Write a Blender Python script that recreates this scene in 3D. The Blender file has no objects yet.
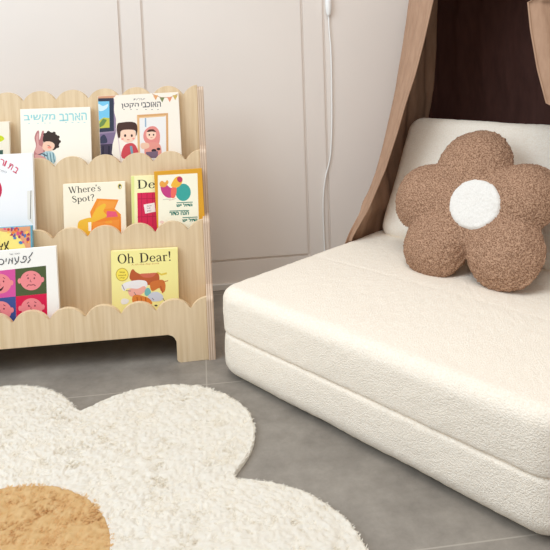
import bpy, bmesh, math, random
import numpy as np
from mathutils import Vector, Matrix

random.seed(7)
rng = np.random.default_rng(7)
scn = bpy.context.scene
COL = scn.collection

# ------------------------------------------------------------------ camera
F, PX, PY, TH, RO, YW, YM = 634.75, 274.74, 100.84, .07596, -.035474, .11893, .64224
H = 0.80
fwd = np.array([math.sin(YW)*math.cos(TH), math.cos(YW)*math.cos(TH), -math.sin(TH)])
rt = np.array([math.cos(YW), -math.sin(YW), 0.])
upv = np.cross(rt, fwd)
CR = math.cos(RO)*rt + math.sin(RO)*upv
CU = -math.sin(RO)*rt + math.cos(RO)*upv
CP = np.array([0, 0, H])
cam = bpy.data.cameras.new('camera')
cam.sensor_width = 36
cam.lens = F/550*36
cam.shift_x = (275-PX)/550
cam.shift_y = -(275-PY)/550
cam.clip_start = .05
co = bpy.data.objects.new('camera', cam)
COL.objects.link(co)
co.matrix_world = Matrix(((CR[0], CU[0], -fwd[0], 0), (CR[1], CU[1], -fwd[1], 0), (CR[2], CU[2], -fwd[2], H), (0, 0, 0, 1)))
scn.camera = co

def onp(x, y, P, n):
    """point of the plane (P, n) seen at image position x, y"""
    d = fwd + CR*(x-PX)/F - CU*(y-PY)/F
    n = np.array(n, float)
    return CP + d*((np.array(P)-CP) @ n/(d @ n))

# sofa axes: LV runs along its front edge, SV from the front edge to the back
LV = np.array([-math.sin(YM), math.cos(YM), 0])
SV = np.array([math.cos(YM), math.sin(YM), 0])
C0 = onp(236, 382, (0, 0, 0), (0, 0, 1))
def lsz(l, s, z): return C0*np.array([1, 1, 0]) + LV*l + SV*s + np.array([0, 0, z])
def to_ls(P):
    d = np.array(P)-C0
    return d @ LV, d @ SV, P[2]

# ------------------------------------------------------------------ materials
def srgb(c):
    return tuple(((v/255/12.92) if v/255 <= .04045 else ((v/255+.055)/1.055)**2.4) for v in c)

def new_mat(name, rough=.8, spec=.3):
    m = bpy.data.materials.new(name)
    m.use_nodes = True
    b = m.node_tree.nodes['Principled BSDF']
    b.inputs['Roughness'].default_value = rough
    b.inputs['Specular IOR Level'].default_value = spec
    return m, m.node_tree, b

_pc = {}
def paint(c, rough=.55, spec=.3):
    k = (tuple(c), rough)
    if k not in _pc:
        m, nt, b = new_mat('print_ink', rough, spec)
        b.inputs['Base Color'].default_value = (*srgb(c), 1)
        _pc[k] = m
    return _pc[k]

def node(nt, t, **kw):
    n = nt.nodes.new(t)
    for k, v in kw.items(): setattr(n, k, v)
    return n

def pile_mat(name, c1, c2):
    """wool yarn: part of the light passes through the strands"""
    m = noise_mat(name, c1, c2, nscale=60, rough=1, spec=.02)
    nt = m.node_tree; b = nt.nodes['Principled BSDF']; out = nt.nodes['Material Output']
    tr = node(nt, 'ShaderNodeBsdfTranslucent'); mx = node(nt, 'ShaderNodeMixShader'); mx.inputs[0].default_value = .3
    src = b.inputs['Base Color'].links[0].from_socket
    nt.links.new(src, tr.inputs['Color']); nt.links.new(b.outputs[0], mx.inputs[1]); nt.links.new(tr.outputs[0], mx.inputs[2])
    nt.links.new(mx.outputs[0], out.inputs['Surface'])
    return m

def noise_mat(name, c1, c2, scale=(1, 1, 1), nscale=20, detail=4, rough=.9, spec=.2, bump=0, bscale=None, bdist=.002, sheen=0, ramp=(.3, .7), coords='Object'):
    m, nt, b = new_mat(name, rough, spec)
    tc = node(nt, 'ShaderNodeTexCoord'); mp = node(nt, 'ShaderNodeMapping')
    mp.inputs['Scale'].default_value = scale
    nt.links.new(tc.outputs[coords], mp.inputs['Vector'])
    n = node(nt, 'ShaderNodeTexNoise')
    n.inputs['Scale'].default_value = nscale; n.inputs['Detail'].default_value = detail
    nt.links.new(mp.outputs[0], n.inputs['Vector'])
    r = node(nt, 'ShaderNodeValToRGB')
    r.color_ramp.elements[0].position, r.color_ramp.elements[1].position = ramp
    r.color_ramp.elements[0].color = (*srgb(c1), 1); r.color_ramp.elements[1].color = (*srgb(c2), 1)
    nt.links.new(n.outputs['Fac'], r.inputs['Fac'])
    nt.links.new(r.outputs[0], b.inputs['Base Color'])
    if bump:
        n2 = node(nt, 'ShaderNodeTexNoise'); n2.inputs['Scale'].default_value = bscale or nscale
        n2.inputs['Detail'].default_value = 3
        nt.links.new(tc.outputs[coords], n2.inputs['Vector'])
        bp = node(nt, 'ShaderNodeBump'); bp.inputs['Strength'].default_value = bump; bp.inputs['Distance'].default_value = bdist
        nt.links.new(n2.outputs['Fac'], bp.inputs['Height'])
        nt.links.new(bp.outputs[0], b.inputs['Normal'])
    if sheen:
        b.inputs['Sheen Weight'].default_value = sheen
    return m

M_wall = noise_mat('wall_paint', (226, 218, 211), (229, 221, 214), nscale=3, rough=.7, spec=.25)
M_base = noise_mat('baseboard_paint', (215, 211, 206), (220, 216, 211), nscale=4, rough=.5)
M_wood = noise_mat('birch_plywood', (216, 191, 154), (228, 206, 173), scale=(1, 1, .045), nscale=130, detail=5, rough=.55, spec=.3, ramp=(.35, .65))
M_cream = noise_mat('cream_boucle', (246, 235, 219), (253, 246, 234), nscale=260, detail=2, rough=1, spec=.03, bump=1, bscale=380, bdist=.003)
M_brown = noise_mat('brown_boucle', (126, 94, 74), (194, 158, 132), nscale=330, detail=2, rough=1, spec=.03, bump=.8, bscale=330, bdist=.003, ramp=(.36, .64))
M_whitefur = noise_mat('white_plush', (224, 221, 216), (236, 234, 230), nscale=300, rough=1, spec=.05, bump=.6, bscale=350)
M_rug = pile_mat('cream_pile', (244, 238, 226), (250, 246, 237))
M_ochre = pile_mat('ochre_pile', (224, 184, 128), (234, 200, 148))
M_cloth = noise_mat('tan_muslin', (166, 134, 112), (178, 146, 123), scale=(1, 1, .2), nscale=90, rough=.95, spec=.05, bump=.25, bscale=60, bdist=.002)
M_cloth_shade = noise_mat('shaded_inside_cloth', (80, 55, 50), (90, 62, 56), scale=(1, 1, .2), nscale=60, rough=1, spec=.02)  # canopy cloth again, darkened in colour for the shade inside the tent
M_plastic = paint((240, 241, 240), .3, .5)
M_page = noise_mat('paper_edge', (232, 224, 208), (245, 239, 226), scale=(1, 1, 1), nscale=400, rough=.9)

def ply_edge():
    m, nt, b = new_mat('plywood_edge', .65, .2)
    tc = node(nt, 'ShaderNodeTexCoord')
    sx = node(nt, 'ShaderNodeSeparateXYZ'); nt.links.new(tc.outputs['Object'], sx.inputs[0])
    mu = node(nt, 'ShaderNodeMath', operation='MULTIPLY'); mu.inputs[1].default_value = 2*math.pi/.006
    nt.links.new(sx.outputs['X'], mu.inputs[0])
    si = node(nt, 'ShaderNodeMath', operation='SINE'); nt.links.new(mu.outputs[0], si.inputs[0])
    n = node(nt, 'ShaderNodeTexNoise'); n.inputs['Scale'].default_value = 60
    nt.links.new(tc.outputs['Object'], n.inputs['Vector'])
    ad = node(nt, 'ShaderNodeMath', operation='ADD'); nt.links.new(si.outputs[0], ad.inputs[0]); nt.links.new(n.outputs['Fac'], ad.inputs[1])
    r = node(nt, 'ShaderNodeValToRGB')
    r.color_ramp.elements[0].position = .2; r.color_ramp.elements[1].position = .9
    r.color_ramp.elements[0].color = (*srgb((190, 164, 142)), 1); r.color_ramp.elements[1].color = (*srgb((220, 200, 180)), 1)
    nt.links.new(ad.outputs[0], r.inputs[0]); nt.links.new(r.outputs[0], b.inputs['Base Color'])
    return m
M_ply = ply_edge()

def floor_mat():
    m, nt, b = new_mat('concrete_tile', .5, .35)
    tc = node(nt, 'ShaderNodeTexCoord')
    sx = node(nt, 'ShaderNodeSeparateXYZ'); nt.links.new(tc.outputs['Object'], sx.inputs[0])
    def line(out, off, T, g):
        a = node(nt, 'ShaderNodeMath', operation='SUBTRACT'); nt.links.new(out, a.inputs[0]); a.inputs[1].default_value = off - 50*T - g/2
        mo = node(nt, 'ShaderNodeMath', operation='MODULO'); nt.links.new(a.outputs[0], mo.inputs[0]); mo.inputs[1].default_value = T
        lt = node(nt, 'ShaderNodeMath', operation='LESS_THAN'); nt.links.new(mo.outputs[0], lt.inputs[0]); lt.inputs[1].default_value = g
        return lt.outputs[0]
    mx = node(nt, 'ShaderNodeMath', operation='MAXIMUM')
    nt.links.new(line(sx.outputs['X'], -.012, 1.154, .003), mx.inputs[0]); nt.links.new(line(sx.outputs['Y'], .925, .577, .003), mx.inputs[1])
    n = node(nt, 'ShaderNodeTexNoise'); n.inputs['Scale'].default_value = 8; n.inputs['Detail'].default_value = 12; n.inputs['Roughness'].default_value = .75
    nt.links.new(tc.outputs['Object'], n.inputs['Vector'])
    r = node(nt, 'ShaderNodeValToRGB'); r.color_ramp.elements[0].position = .3; r.color_ramp.elements[1].position = .72
    r.color_ramp.elements[0].color = (*srgb((118, 112, 105)), 1); r.color_ramp.elements[1].color = (*srgb((158, 151, 142)), 1)
    nt.links.new(n.outputs['Fac'], r.inputs[0])
    mix = node(nt, 'ShaderNodeMix', data_type='RGBA')
    nt.links.new(mx.outputs[0], mix.inputs['Factor']); nt.links.new(r.outputs[0], mix.inputs['A'])
    mix.inputs['B'].default_value = (*srgb((166, 159, 149)), 1)
    nt.links.new(mix.outputs['Result'], b.inputs['Base Color'])
    n2 = node(nt, 'ShaderNodeTexNoise'); n2.inputs['Scale'].default_value = 40
    nt.links.new(tc.outputs['Object'], n2.inputs['Vector'])
    ra = node(nt, 'ShaderNodeMapRange'); ra.inputs['To Min'].default_value = .42; ra.inputs['To Max'].default_value = .6
    nt.links.new(n2.outputs['Fac'], ra.inputs[0]); nt.links.new(ra.outputs[0], b.inputs['Roughness'])
    return m
M_floor = floor_mat()

# ------------------------------------------------------------------ object helpers
def link_mesh(name, me, parent=None, kind=None):
    o = bpy.data.objects.new(name, me)
    COL.objects.link(o)
    if parent is not None: o.parent = parent
    if kind: o['kind'] = kind
    return o

def mesh_np(name, V, Fc, mat, smooth=True, parent=None, kind=None):
    me = bpy.data.meshes.new(name)
    me.from_pydata([tuple(v) for v in V], [], [tuple(f) for f in Fc])
    for m in (mat if isinstance(mat, list) else [mat]): me.materials.append(m)
    if smooth: me.polygons.foreach_set('use_smooth', [True]*len(me.polygons))
    me.update()
    return link_mesh(name, me, parent, kind)

def thing(name, label, cat, loc=(0, 0, 0), rot=None, group=None):
    o = bpy.data.objects.new(name, None)
    COL.objects.link(o)
    o.empty_display_size = .05
    if rot is not None:
        mw = rot.to_4x4(); mw.translation = Vector(loc); o.matrix_world = mw
    else: o.location = loc
    o['label'] = label; o['category'] = cat
    if group: o['group'] = group
    return o

def box_into(bm, x0, x1, y0, y1, z0, z1, bev=0, mi=0):
    vs = [bm.verts.new((x, y, z)) for z in (z0, z1) for y in (y0, y1) for x in (x0, x1)]
    fs = [bm.faces.new([vs[i] for i in f]) for f in ((0, 2, 3, 1), (4, 5, 7, 6), (0, 1, 5, 4), (2, 6, 7, 3), (0, 4, 6, 2), (1, 3, 7, 5))]
    for f in fs: f.material_index = mi
    if bev:
        es = list({e for f in fs for e in f.edges})
        bmesh.ops.bevel(bm, geom=es, offset=bev, segments=2, affect='EDGES', profile=.5)

def bm_obj(name, bm, mats, parent=None, kind=None, smooth=False):
    bmesh.ops.recalc_face_normals(bm, faces=bm.faces[:])
    me = bpy.data.meshes.new(name)
    bm.to_mesh(me); bm.free()
    for m in (mats if isinstance(mats, list) else [mats]): me.materials.append(m)
    if smooth: me.polygons.foreach_set('use_smooth', [True]*len(me.polygons))
    return link_mesh(name, me, parent, kind)

def prism(bm, poly, axis, a, b, mi_side=0, mi_cap=0):
    """extrude a polygon; axis 'x': poly is (y, z); axis 'y': poly is (x, z)"""
    def P(p, t): return (t, p[0], p[1]) if axis == 'x' else (p[0], t, p[1])
    v0 = [bm.verts.new(P(p, a)) for p in poly]; v1 = [bm.verts.new(P(p, b)) for p in poly]
    f = bm.faces.new(v0); f.material_index = mi_cap
    f = bm.faces.new(v1[::-1]); f.material_index = mi_cap
    n = len(poly)
    for i in range(n):
        f = bm.faces.new((v0[i], v1[i], v1[(i+1) % n], v0[(i+1) % n])); f.material_index = mi_side

# vectorised value noise
def _hash(ix, iy, iz):
    h = (ix.astype(np.int64)*374761393 + iy.astype(np.int64)*668265263 + iz.astype(np.int64)*2147483647) & 0xffffffff
    h = ((h ^ (h >> 13))*1274126177) & 0xffffffff
    h = (h ^ (h >> 16)) & 0xffff
    return h/65535.
def vnoise(P, scale):
    p = np.asarray(P)*scale + 1000.
    i = np.floor(p).astype(np.int64); f = p-i; f = f*f*(3-2*f)
    r = 0
    for dx in (0, 1):
        for dy in (0, 1):
            for dz in (0, 1):
                w = (f[:, 0] if dx else 1-f[:, 0])*(f[:, 1] if dy else 1-f[:, 1])*(f[:, 2] if dz else 1-f[:, 2])
                r = r + w*_hash(i[:, 0]+dx, i[:, 1]+dy, i[:, 2]+dz)
    return r*2-1

def grid_normals(V, Fc):
    V = np.asarray(V); Fq = np.asarray(Fc)
    n = np.cross(V[Fq[:, 2]]-V[Fq[:, 0]], V[Fq[:, 3]]-V[Fq[:, 1]])
    N = np.zeros_like(V)
    for k in range(4): np.add.at(N, Fq[:, k], n)
    return N/np.maximum(np.linalg.norm(N, axis=1, keepdims=True), 1e-12)

# ------------------------------------------------------------------ the room
YWALL = 2.12
def panelled_wall():
    """back wall: flat boards separated by narrow recessed grooves that draw tall panels"""
    g = .0085; z0, z1 = 0, 2.5
    bm = bmesh.new()
    box_into(bm, -2.2, 1.62, YWALL+.008, YWALL+.1, z0, z1)
    def slab(xa, xb, za, zb): box_into(bm, xa, xb, YWALL, YWALL+.009, za, zb)
    pl = .100                                         # bottom groove height
    xs = [(-1.35, -.245), (-.172, .354), (.428, 1.52)]
    e = g/2
    # stiles, rails and panels
    edges = [-2.2] + [v for p in xs for v in p] + [1.62]
    for k in range(0, len(edges), 2):
        slab(edges[k] + (e if k else 0), edges[k+1] - (e if k < len(edges)-2 else 0), pl+e, 2.3-e)
    for a, b in xs:
        slab(a+e, b-e, pl+e, 2.3-e)
    # rail under the panels: joins the stiles
    for a, b in xs: slab(a-e, b+e, z0, pl-e)
    for k in range(0, len(edges), 2):
        slab(edges[k] + (e if k else 0), edges[k+1] - (e if k < len(edges)-2 else 0), z0, pl+e)
    slab(-2.2, 1.62, 2.3+e, z1)
    return bm_obj('wall_back', bm, M_wall, None, 'structure')
panelled_wall()
bm = bmesh.new(); box_into(bm, 1.62, 1.72, -2.2, YWALL+.1, 0, 2.5)
bm_obj('wall_right', bm, M_wall, None, 'structure')
bm = bmesh.new(); box_into(bm, -2.2, 1.62, YWALL-.010, YWALL, 0, .022, .003)
bm_obj('baseboard_back', bm, M_base, None, 'structure')
bm = bmesh.new(); box_into(bm, -2.4, 1.72, -2.4, YWALL+.1, -.06, 0)
bm_obj('floor', bm, M_floor, None, 'structure')

# ------------------------------------------------------------------ bookshelf
BX1, BX0 = -.004, -.802                # inner faces of the side panels
PITCH, VAL0 = .0895, -.0447            # scallop pitch, first valley from the right
TB = .012
YB = [1.626, 1.72, 1.79, 1.857]        # front faces of the scalloped boards
ZV = [.141, .323, .505, .686]          # valley heights
SAG = .0285
ZS = [.097, .277, .457]                # slot floors
shelf = thing('bookshelf', 'light plywood tiered bookshelf with scalloped ledges holding picture books', 'bookshelf', (-.40, 1.70, 0))
SO = Vector((-.40, 1.70, 0))
R_ = PITCH**2/(8*SAG) + SAG/2
def scallop_top(zv):
    zc = zv + SAG - R_
    pts = []
    a = BX1
    vals = [VAL0 - PITCH*k for k in range(9)]
    segs = [(vals[0]+PITCH, vals[0])] + [(vals[k], vals[k+1]) for k in range(8)] + [(vals[8], vals[8]-PITCH)]
    for xa, xb in segs:
        xc = (xa+xb)/2
        for i in range(15):
            x = xa + (xb-xa)*i/14
            if x > BX1 or x < BX0: continue
            z = zc + math.sqrt(max(R_**2-(x-xc)**2, 0))
            if pts and abs(pts[-1][0]-x) < 1e-6: continue
            pts.append((x, z))
    xc = (segs[0][0]+segs[0][1])/2
    pts.insert(0, (BX1, zc+math.sqrt(R_**2-(BX1-xc)**2)))
    xc = (segs[-1][0]+segs[-1][1])/2
    pts.append((BX0, zc+math.sqrt(R_**2-(BX0-xc)**2)))
    return pts                          # from right to left
def arc(cx, cz, r, a0, a1, n=6):
    return [(cx+r*math.cos(math.radians(a0+(a1-a0)*i/n)), cz+r*math.sin(math.radians(a0+(a1-a0)*i/n))) for i in range(n+1)]
for k in range(4):
    bm = bmesh.new()
    top = scallop_top(ZV[k])
    if k == 0:
        fr, fl, zc, r = -.086, BX0+.082, .0775, .02
        low = [(BX0, 0)] + arc(fl-.008, .008, .008, 270, 360) + arc(fl+r, zc-r, r, 180, 90) + arc(fr-r, zc-r, r, 90, 0) + arc(fr+.008, .008, .008, 180, 270) + [(BX1, 0)]
    else:
        zb = ZS[k-1]-.012 if k < 3 else .03
        low = [(BX0, zb), (BX1, zb)]
    poly = [(x-SO.x, z) for x, z in top+low]
    prism(bm, poly, 'y', YB[k]-SO.y, YB[k]+TB-SO.y, 1, 0)
    es = [e for e in bm.edges if abs(e.verts[0].co.y-(YB[k]-SO.y)) < 1e-6 and abs(e.verts[1].co.y-(YB[k]-SO.y)) < 1e-6]
    bmesh.ops.bevel(bm, geom=es, offset=.0016, segments=2, affect='EDGES')
    bm_obj('scalloped_board', bm, [M_wood, M_wood], shelf)
for k in range(3):
    bm = bmesh.new()
    box_into(bm, BX0-SO.x, BX1-SO.x, YB[k]+TB-SO.y, YB[k+1]+(.0 if k < 2 else 0)-SO.y, ZS[k]-.012, ZS[k])
    bm_obj('shelf', bm, M_wood, shelf)
def side_poly():
    pts = [(YB[0], 0)]
    for k in range(4):
        zt = ZV[k]+SAG+(.001 if k < 3 else -.006)
        y = YB[k]
        r = .012
        pts += [(y-.001, zt-r)] if k else [(y-.001, .0), (y-.001, zt-r)]
        pts += [(y-.001+r*(1-math.cos(a)), zt-r+r*math.sin(a)) for a in np.linspace(.2, math.pi/2, 6)]
        if k < 3:
            pts += [(YB[k+1]-.001-.002, zt+.001)]
    pts += [(1.872, ZV[3]+SAG-.006), (1.878, ZV[3]+SAG-.012), (1.878, 0)]
    return pts[1:]
for xa, xb in ((BX1, BX1+.018), (BX0-.018, BX0)):
    bm = bmesh.new()
    prism(bm, [(y-SO.y, z) for y, z in side_poly()], 'x', xa-SO.x, xb-SO.x, 1, 0)
    bm_obj('side_panel', bm, [M_wood, M_ply], shelf)

# ------------------------------------------------------------------ lettering
# serif letters drawn as weighted strokes: lists of (x, y, weight)
def ell(cx, cy, rx, ry, a0, a1, w0, w1=None, n=14, wf=None):
    o = []
    for i in range(n+1):
        a = math.radians(a0+(a1-a0)*i/n)
        w = wf(a) if wf else w0 + ((w1 if w1 is not None else w0)-w0)*i/n
        o.append((cx+rx*math.cos(a), cy+ry*math.sin(a), w))
    return o
thk = lambda a: .045+.085*abs(math.cos(a))**1.5
def srf(x, y, h=.11): return [(x-h, y, .045), (x+h, y, .045)]
GL = {
 'W': (1.12, [[(.12, .98, .13), (.36, .03, .13)], [(.36, .03, .05), (.58, .9, .05)], [(.5, .98, .13), (.76, .03, .13)], [(.76, .03, .05), (1.0, .98, .05)], srf(.12, .98), srf(.52, .98, .1), srf(1.0, .98)]),
 'h': (.66, [[(.15, 0, .12), (.15, 1, .12)], [(.15, .46, .05), (.26, .6, .06), (.38, .64, .09), (.47, .58, .12), (.5, .45, .12), (.5, 0, .12)], srf(.15, .02, .12), srf(.5, .02, .12), [(.04, .98, .05), (.15, .98, .05)]]),
 'e': (.56, [ell(.29, .32, .21, .31, 8, 330, 0, wf=thk), [(.1, .36, .05), (.5, .36, .05)]]),
 'r': (.5, [[(.15, 0, .12), (.15, .64, .12)], [(.15, .45, .05), (.24, .58, .07), (.36, .63, .09), (.42, .56, .13)], srf(.17, .02, .13), [(.04, .62, .05), (.15, .62, .05)]]),
 "'": (.24, [[(.12, .98, .14), (.13, .86, .12), (.09, .72, .04)]]),
 's': (.46, [[(.38, .5, .06), (.33, .6, .06), (.22, .63, .07), (.11, .58, .1), (.1, .47, .12), (.21, .36, .13), (.33, .28, .13), (.37, .16, .11), (.3, .04, .08), (.18, .0, .06), (.08, .08, .06), (.06, .17, .05)]]),
 'S': (.62, [[(.5, .74, .06), (.47, .9, .06), (.32, .99, .07), (.17, .94, .1), (.1, .79, .13), (.17, .63, .15), (.36, .5, .16), (.5, .36, .15), (.52, .2, .12), (.42, .05, .09), (.26, .0, .06), (.13, .07, .06), (.08, .25, .06)]]),
 'p': (.62, [[(.15, -.3, .12), (.15, .64, .12)], ell(.33, .32, .2, .31, 160, -160, 0, wf=thk), srf(.15, -.29, .12), [(.03, .62, .05), (.15, .62, .05)]]),
 'o': (.6, [ell(.3, .32, .21, .31, 0, 360, 0, wf=thk, n=20)]),
 't': (.42, [[(.19, .85, .06), (.19, .6, .12), (.19, .12, .12), (.26, .02, .08), (.36, .08, .05)], [(.05, .62, .05), (.36, .62, .05)]]),
 '?': (.52, [[(.08, .78, .1), (.12, .93, .07), (.26, 1, .07), (.4, .92, .11), (.43, .76, .13), (.33, .58, .11), (.25, .45, .07), (.25, .28, .05)], [(.185, .06, .13), (.315, .06, .13)]]),
 'O': (.9, [ell(.44, .5, .34, .48, 0, 360, 0, wf=lambda a: .05+.11*abs(math.cos(a))**1.5, n=24)]),
 'D': (.86, [[(.17, 0, .15), (.17, 1, .15)], [(.17, .97, .05), (.42, .97, .06), (.6, .86, .1), (.7, .66, .15), (.71, .42, .15), (.64, .18, .11), (.48, .05, .07), (.17, .03, .05)], srf(.14, .02, .12), srf(.14, .98, .12)]),
 'a': (.58, [[(.1, .5, .1), (.17, .6, .07), (.29, .63, .07), (.39, .57, .11), (.41, .45, .12), (.41, .12, .12), (.47, .03, .07), (.55, .06, .05)], [(.41, .38, .05), (.22, .32, .07), (.1, .22, .11), (.11, .08, .11), (.22, .01, .07), (.34, .06, .05), (.41, .15, .05)]]),
 '!': (.32, [[(.15, 1, .15), (.15, .7, .13), (.15, .28, .04)], [(.085, .06, .13), (.215, .06, .13)]]),
 ' ': (.32, []),
}
def stroke_quads(st):
    """polygons of a weighted stroke"""
    out = []
    n = len(st)
    L, R = [], []
    for i, (x, y, w) in enumerate(st):
        a = st[max(i-1, 0)]; b = st[min(i+1, n-1)]
        dx, dy = b[0]-a[0], b[1]-a[1]
        l = math.hypot(dx, dy) or 1
        nx, ny = -dy/l*w/2, dx/l*w/2
        L.append((x+nx, y+ny)); R.append((x-nx, y-ny))
    for i in range(n-1): out.append([L[i], R[i], R[i+1], L[i+1]])
    return out

def font_polys(text, bold=0):
    cu = bpy.data.curves.new('t', 'FONT')
    cu.body = text; cu.resolution_u = 4
    cu.offset = bold*1.6
    ob = bpy.data.objects.new('t', cu)
    me = bpy.data.meshes.new_from_object(ob)
    vs = [(v.co.x, v.co.y) for v in me.vertices]
    fs = [[vs[i] for i in p.vertices] for p in me.polygons]
    bpy.data.objects.remove(ob); bpy.data.curves.remove(cu); bpy.data.meshes.remove(me)
    xs = [p[0] for f in fs for p in f] or [0, 1]; ys = [p[1] for f in fs for p in f] or [0, 1]
    return fs, min(xs), max(xs), min(ys), max(ys)

# ------------------------------------------------------------------ books
class Book:
    """TL, TR: image position of the top corners of the front cover; y0: where its foot stands in the slot"""
    def __init__(s, label, tl, tr, y0, slot, t, cover, lean=6, group='picture books on the tiered shelf', pages='right', spine=None, name='picture_book'):
        lam = math.radians(lean)
        s.Vd = np.array([0, math.sin(lam), math.cos(lam)]); s.N = np.array([0, -math.cos(lam), math.sin(lam)])
        s.P0 = np.array([0, y0, ZS[slot]])
        a, b = onp(*tl, s.P0, s.N), onp(*tr, s.P0, s.N)
        s.U = (b-a)/np.linalg.norm(b-a); s.W = np.linalg.norm(b-a)
        s.Vd = np.cross(s.N, s.U)
        s.h = (min(a[2], b[2])-ZS[slot]-.0006)/s.Vd[2]
        base = (a+b)/2-s.Vd*s.h
        s.base = base
        rot = Matrix((s.U, -s.N, s.Vd)).transposed()
        s.root = thing(name, label, 'book', base, rot, group)
        s.t = t; s.cover = cover; s.pages = pages; s.spine = spine or cover
        s.polys = []; s.mats = [paint(cover), paint(s.spine)]
        s.layer = 0
    def loc(s, px):
        p = onp(px[0], px[1], s.base, s.N)-s.base
        return (p @ s.U, p @ s.Vd)
    def mi(s, c):
        m = paint(c)
        if m not in s.mats: s.mats.append(m)
        return s.mats.index(m)
    def up(s): s.layer += 1
    def clip(s, uv):
        e = .0006
        return (min(max(uv[0], -s.W/2+e), s.W/2-e), min(max(uv[1], e), s.h-e))
    def poly(s, pts, c, up=True):
        if up: s.layer += 1
        s.polys.append(([s.clip(s.loc(p)) for p in pts], s.layer, s.mi(c)))
    def oval(s, cx, cy, rx, ry, c, rot=0, n=20):
        a = math.radians(rot)
        s.poly([(cx+rx*math.cos(t)*math.cos(a)-ry*math.sin(t)*math.sin(a), cy+rx*math.cos(t)*math.sin(a)+ry*math.sin(t)*math.cos(a)) for t in np.linspace(0, 2*math.pi, n, endpoint=False)], c)
    def blob(s, pts, c, n=4):
        o = []; k = len(pts)
        for i in range(k):
            p0, p1, p2, p3 = [np.array(pts[(i+j-1) % k], float) for j in range(4)]
            for q in range(n):
                t = q/n
                o.append(tuple(.5*(2*p1+(p2-p0)*t+(2*p0-5*p1+4*p2-p3)*t*t+(3*p1-p0-3*p2+p3)*t**3)))
        s.poly(o, c)
    def stroke(s, pts, c, w=1.):
        s.layer += 1
        for q in stroke_quads([(p[0], p[1], (p[2] if len(p) > 2 else w)) for p in pts]): s.poly(q, c, up=False)
    def serif(s, text, x0, y0, x1, y1, cap, c):
        """baseline from (x0, y0) to (x1, y1) in the image, cap height in pixels"""
        tot = sum(GL[ch][0] for ch in text)
        L = math.hypot(x1-x0, y1-y0); sx = L/tot
        ux, uy = (x1-x0)/L, (y1-y0)/L
        s.layer += 1; x = 0
        for ch in text:
            w, sts = GL[ch]
            for st in sts:
                for q in stroke_quads(st):
                    pts = []
                    for gx, gy in q:
                        X = (x+gx)*sx; Y = gy*cap
                        pts.append((x0+ux*X+uy*Y, y0+uy*X-ux*Y))
                    s.poly(pts, c, up=False)
            x += w
    def font(s, text, x0, y0, x1, y1, hgt, c, rtl=False, bold=0, arc_=0):
        fs, xa, xb, ya, yb = font_polys(text[::-1] if rtl else text, bold)
        L = math.hypot(x1-x0, y1-y0); ux, uy = (x1-x0)/L, (y1-y0)/L
        s.layer += 1
        for f in fs:
            pts = []
            for gx, gy in f:
                tx = (gx-xa)/(xb-xa); X = tx*L; Y = (gy-ya)/(yb-ya)*hgt + arc_*(1-(2*tx-1)**2)
                pts.append((x0+ux*X+uy*Y, y0+uy*X-ux*Y))
            s.poly(pts, c, up=False)
    def build(s, bev=.0012):
        W, h, t = s.W, s.h, s.t
        bm = bmesh.new(); cv = .0018
        box_into(bm, -W/2, W/2, 0, cv, 0, h, .0006)
        box_into(bm, -W/2, W/2, t-cv, t, 0, h, .0006)
        sp = -1 if s.pages == 'right' else 1
        xa, xb = (-W/2, -W/2+cv) if sp < 0 else (W/2-cv, W/2)
        box_into(bm, xa, xb, .0002, t-.0002, .0002, h-.0002, 0, 1)
        bmesh.ops.recalc_face_normals(bm, faces=bm.faces[:])
        for pts, ly, mi in s.polys:
            # drop degenerate corners made by clipping
            q = []
            for p in pts:
                if not q or abs(p[0]-q[-1][0])+abs(p[1]-q[-1][1]) > 1e-6: q.append(p)
            if len(q) > 2 and abs(q[0][0]-q[-1][0])+abs(q[0][1]-q[-1][1]) < 1e-6: q.pop()
            if len(q) < 3: continue
            ar = sum(q[i][0]*q[(i+1) % len(q)][1]-q[(i+1) % len(q)][0]*q[i][1] for i in range(len(q)))
            if abs(ar) < 1e-10: continue
            if ar < 0: q = q[::-1]
            f = bm.faces.new([bm.verts.new((x, -.00006-.00002*ly, z)) for x, z in q])
            f.material_index = mi
        me = bpy.data.meshes.new('cover'); bm.to_mesh(me); bm.free()
        for m in s.mats: me.materials.append(m)
        link_mesh('cover', me, s.root)
        bm = bmesh.new()
        xa, xb = (-W/2+cv, W/2-.0015) if sp < 0 else (-W/2+.0015, W/2-cv)
        box_into(bm, xa, xb, cv, t-cv, .0015, h-.0015)
        bm_obj('pages', bm, M_page, s.root)

# --- top row
b = Book('cream book with a yellow-green leaf shape, cut by the left photo edge, top shelf', (-32, 123), (9, 121.3), 1.818, 2, .012, (240, 232, 214))
b.blob([(-10, 139), (-3, 135.5), (2, 136), (4.3, 139), (1, 141.5), (-5, 142.5)], (206, 214, 40))
b.poly([(-40, 151), (3, 150), (3, 175), (-40, 175)], (60, 90, 80))
b.build()

b = Book('cream picture book with turquoise Hebrew title and a child hugging a pink bunny', (20, 109.2), (90.2, 106.8), 1.816, 2, .011, (247, 242, 230), pages='left')
TQ = (150, 210, 214)
b.font('הארנב', 59.5, 121.3, 87, 120.0, 7.6, TQ, True, .012)
b.font('מקשיב', 24, 122.5, 55.5, 121.5, 7.6, TQ, True, .012)
for x in (29, 38, 45, 50, 66, 72.5, 78.5, 84.5): b.stroke([(x-1, 124-.02*x), (x+1, 124-.02*x)], TQ, .5)
PK, PKD = (214, 160, 156), (184, 122, 122)
b.blob([(36, 146), (34.5, 138), (36.5, 132), (39, 131), (39.5, 140), (42, 131.5), (44, 132), (43, 142), (46, 148), (44, 155), (46, 161), (38, 163), (33.5, 155)], PKD)
b.blob([(36.8, 145), (36, 138), (37.5, 133.5), (38.6, 134), (38.8, 144), (41, 146), (43, 148), (42.8, 152), (38, 154), (35, 151)], PK)
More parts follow.
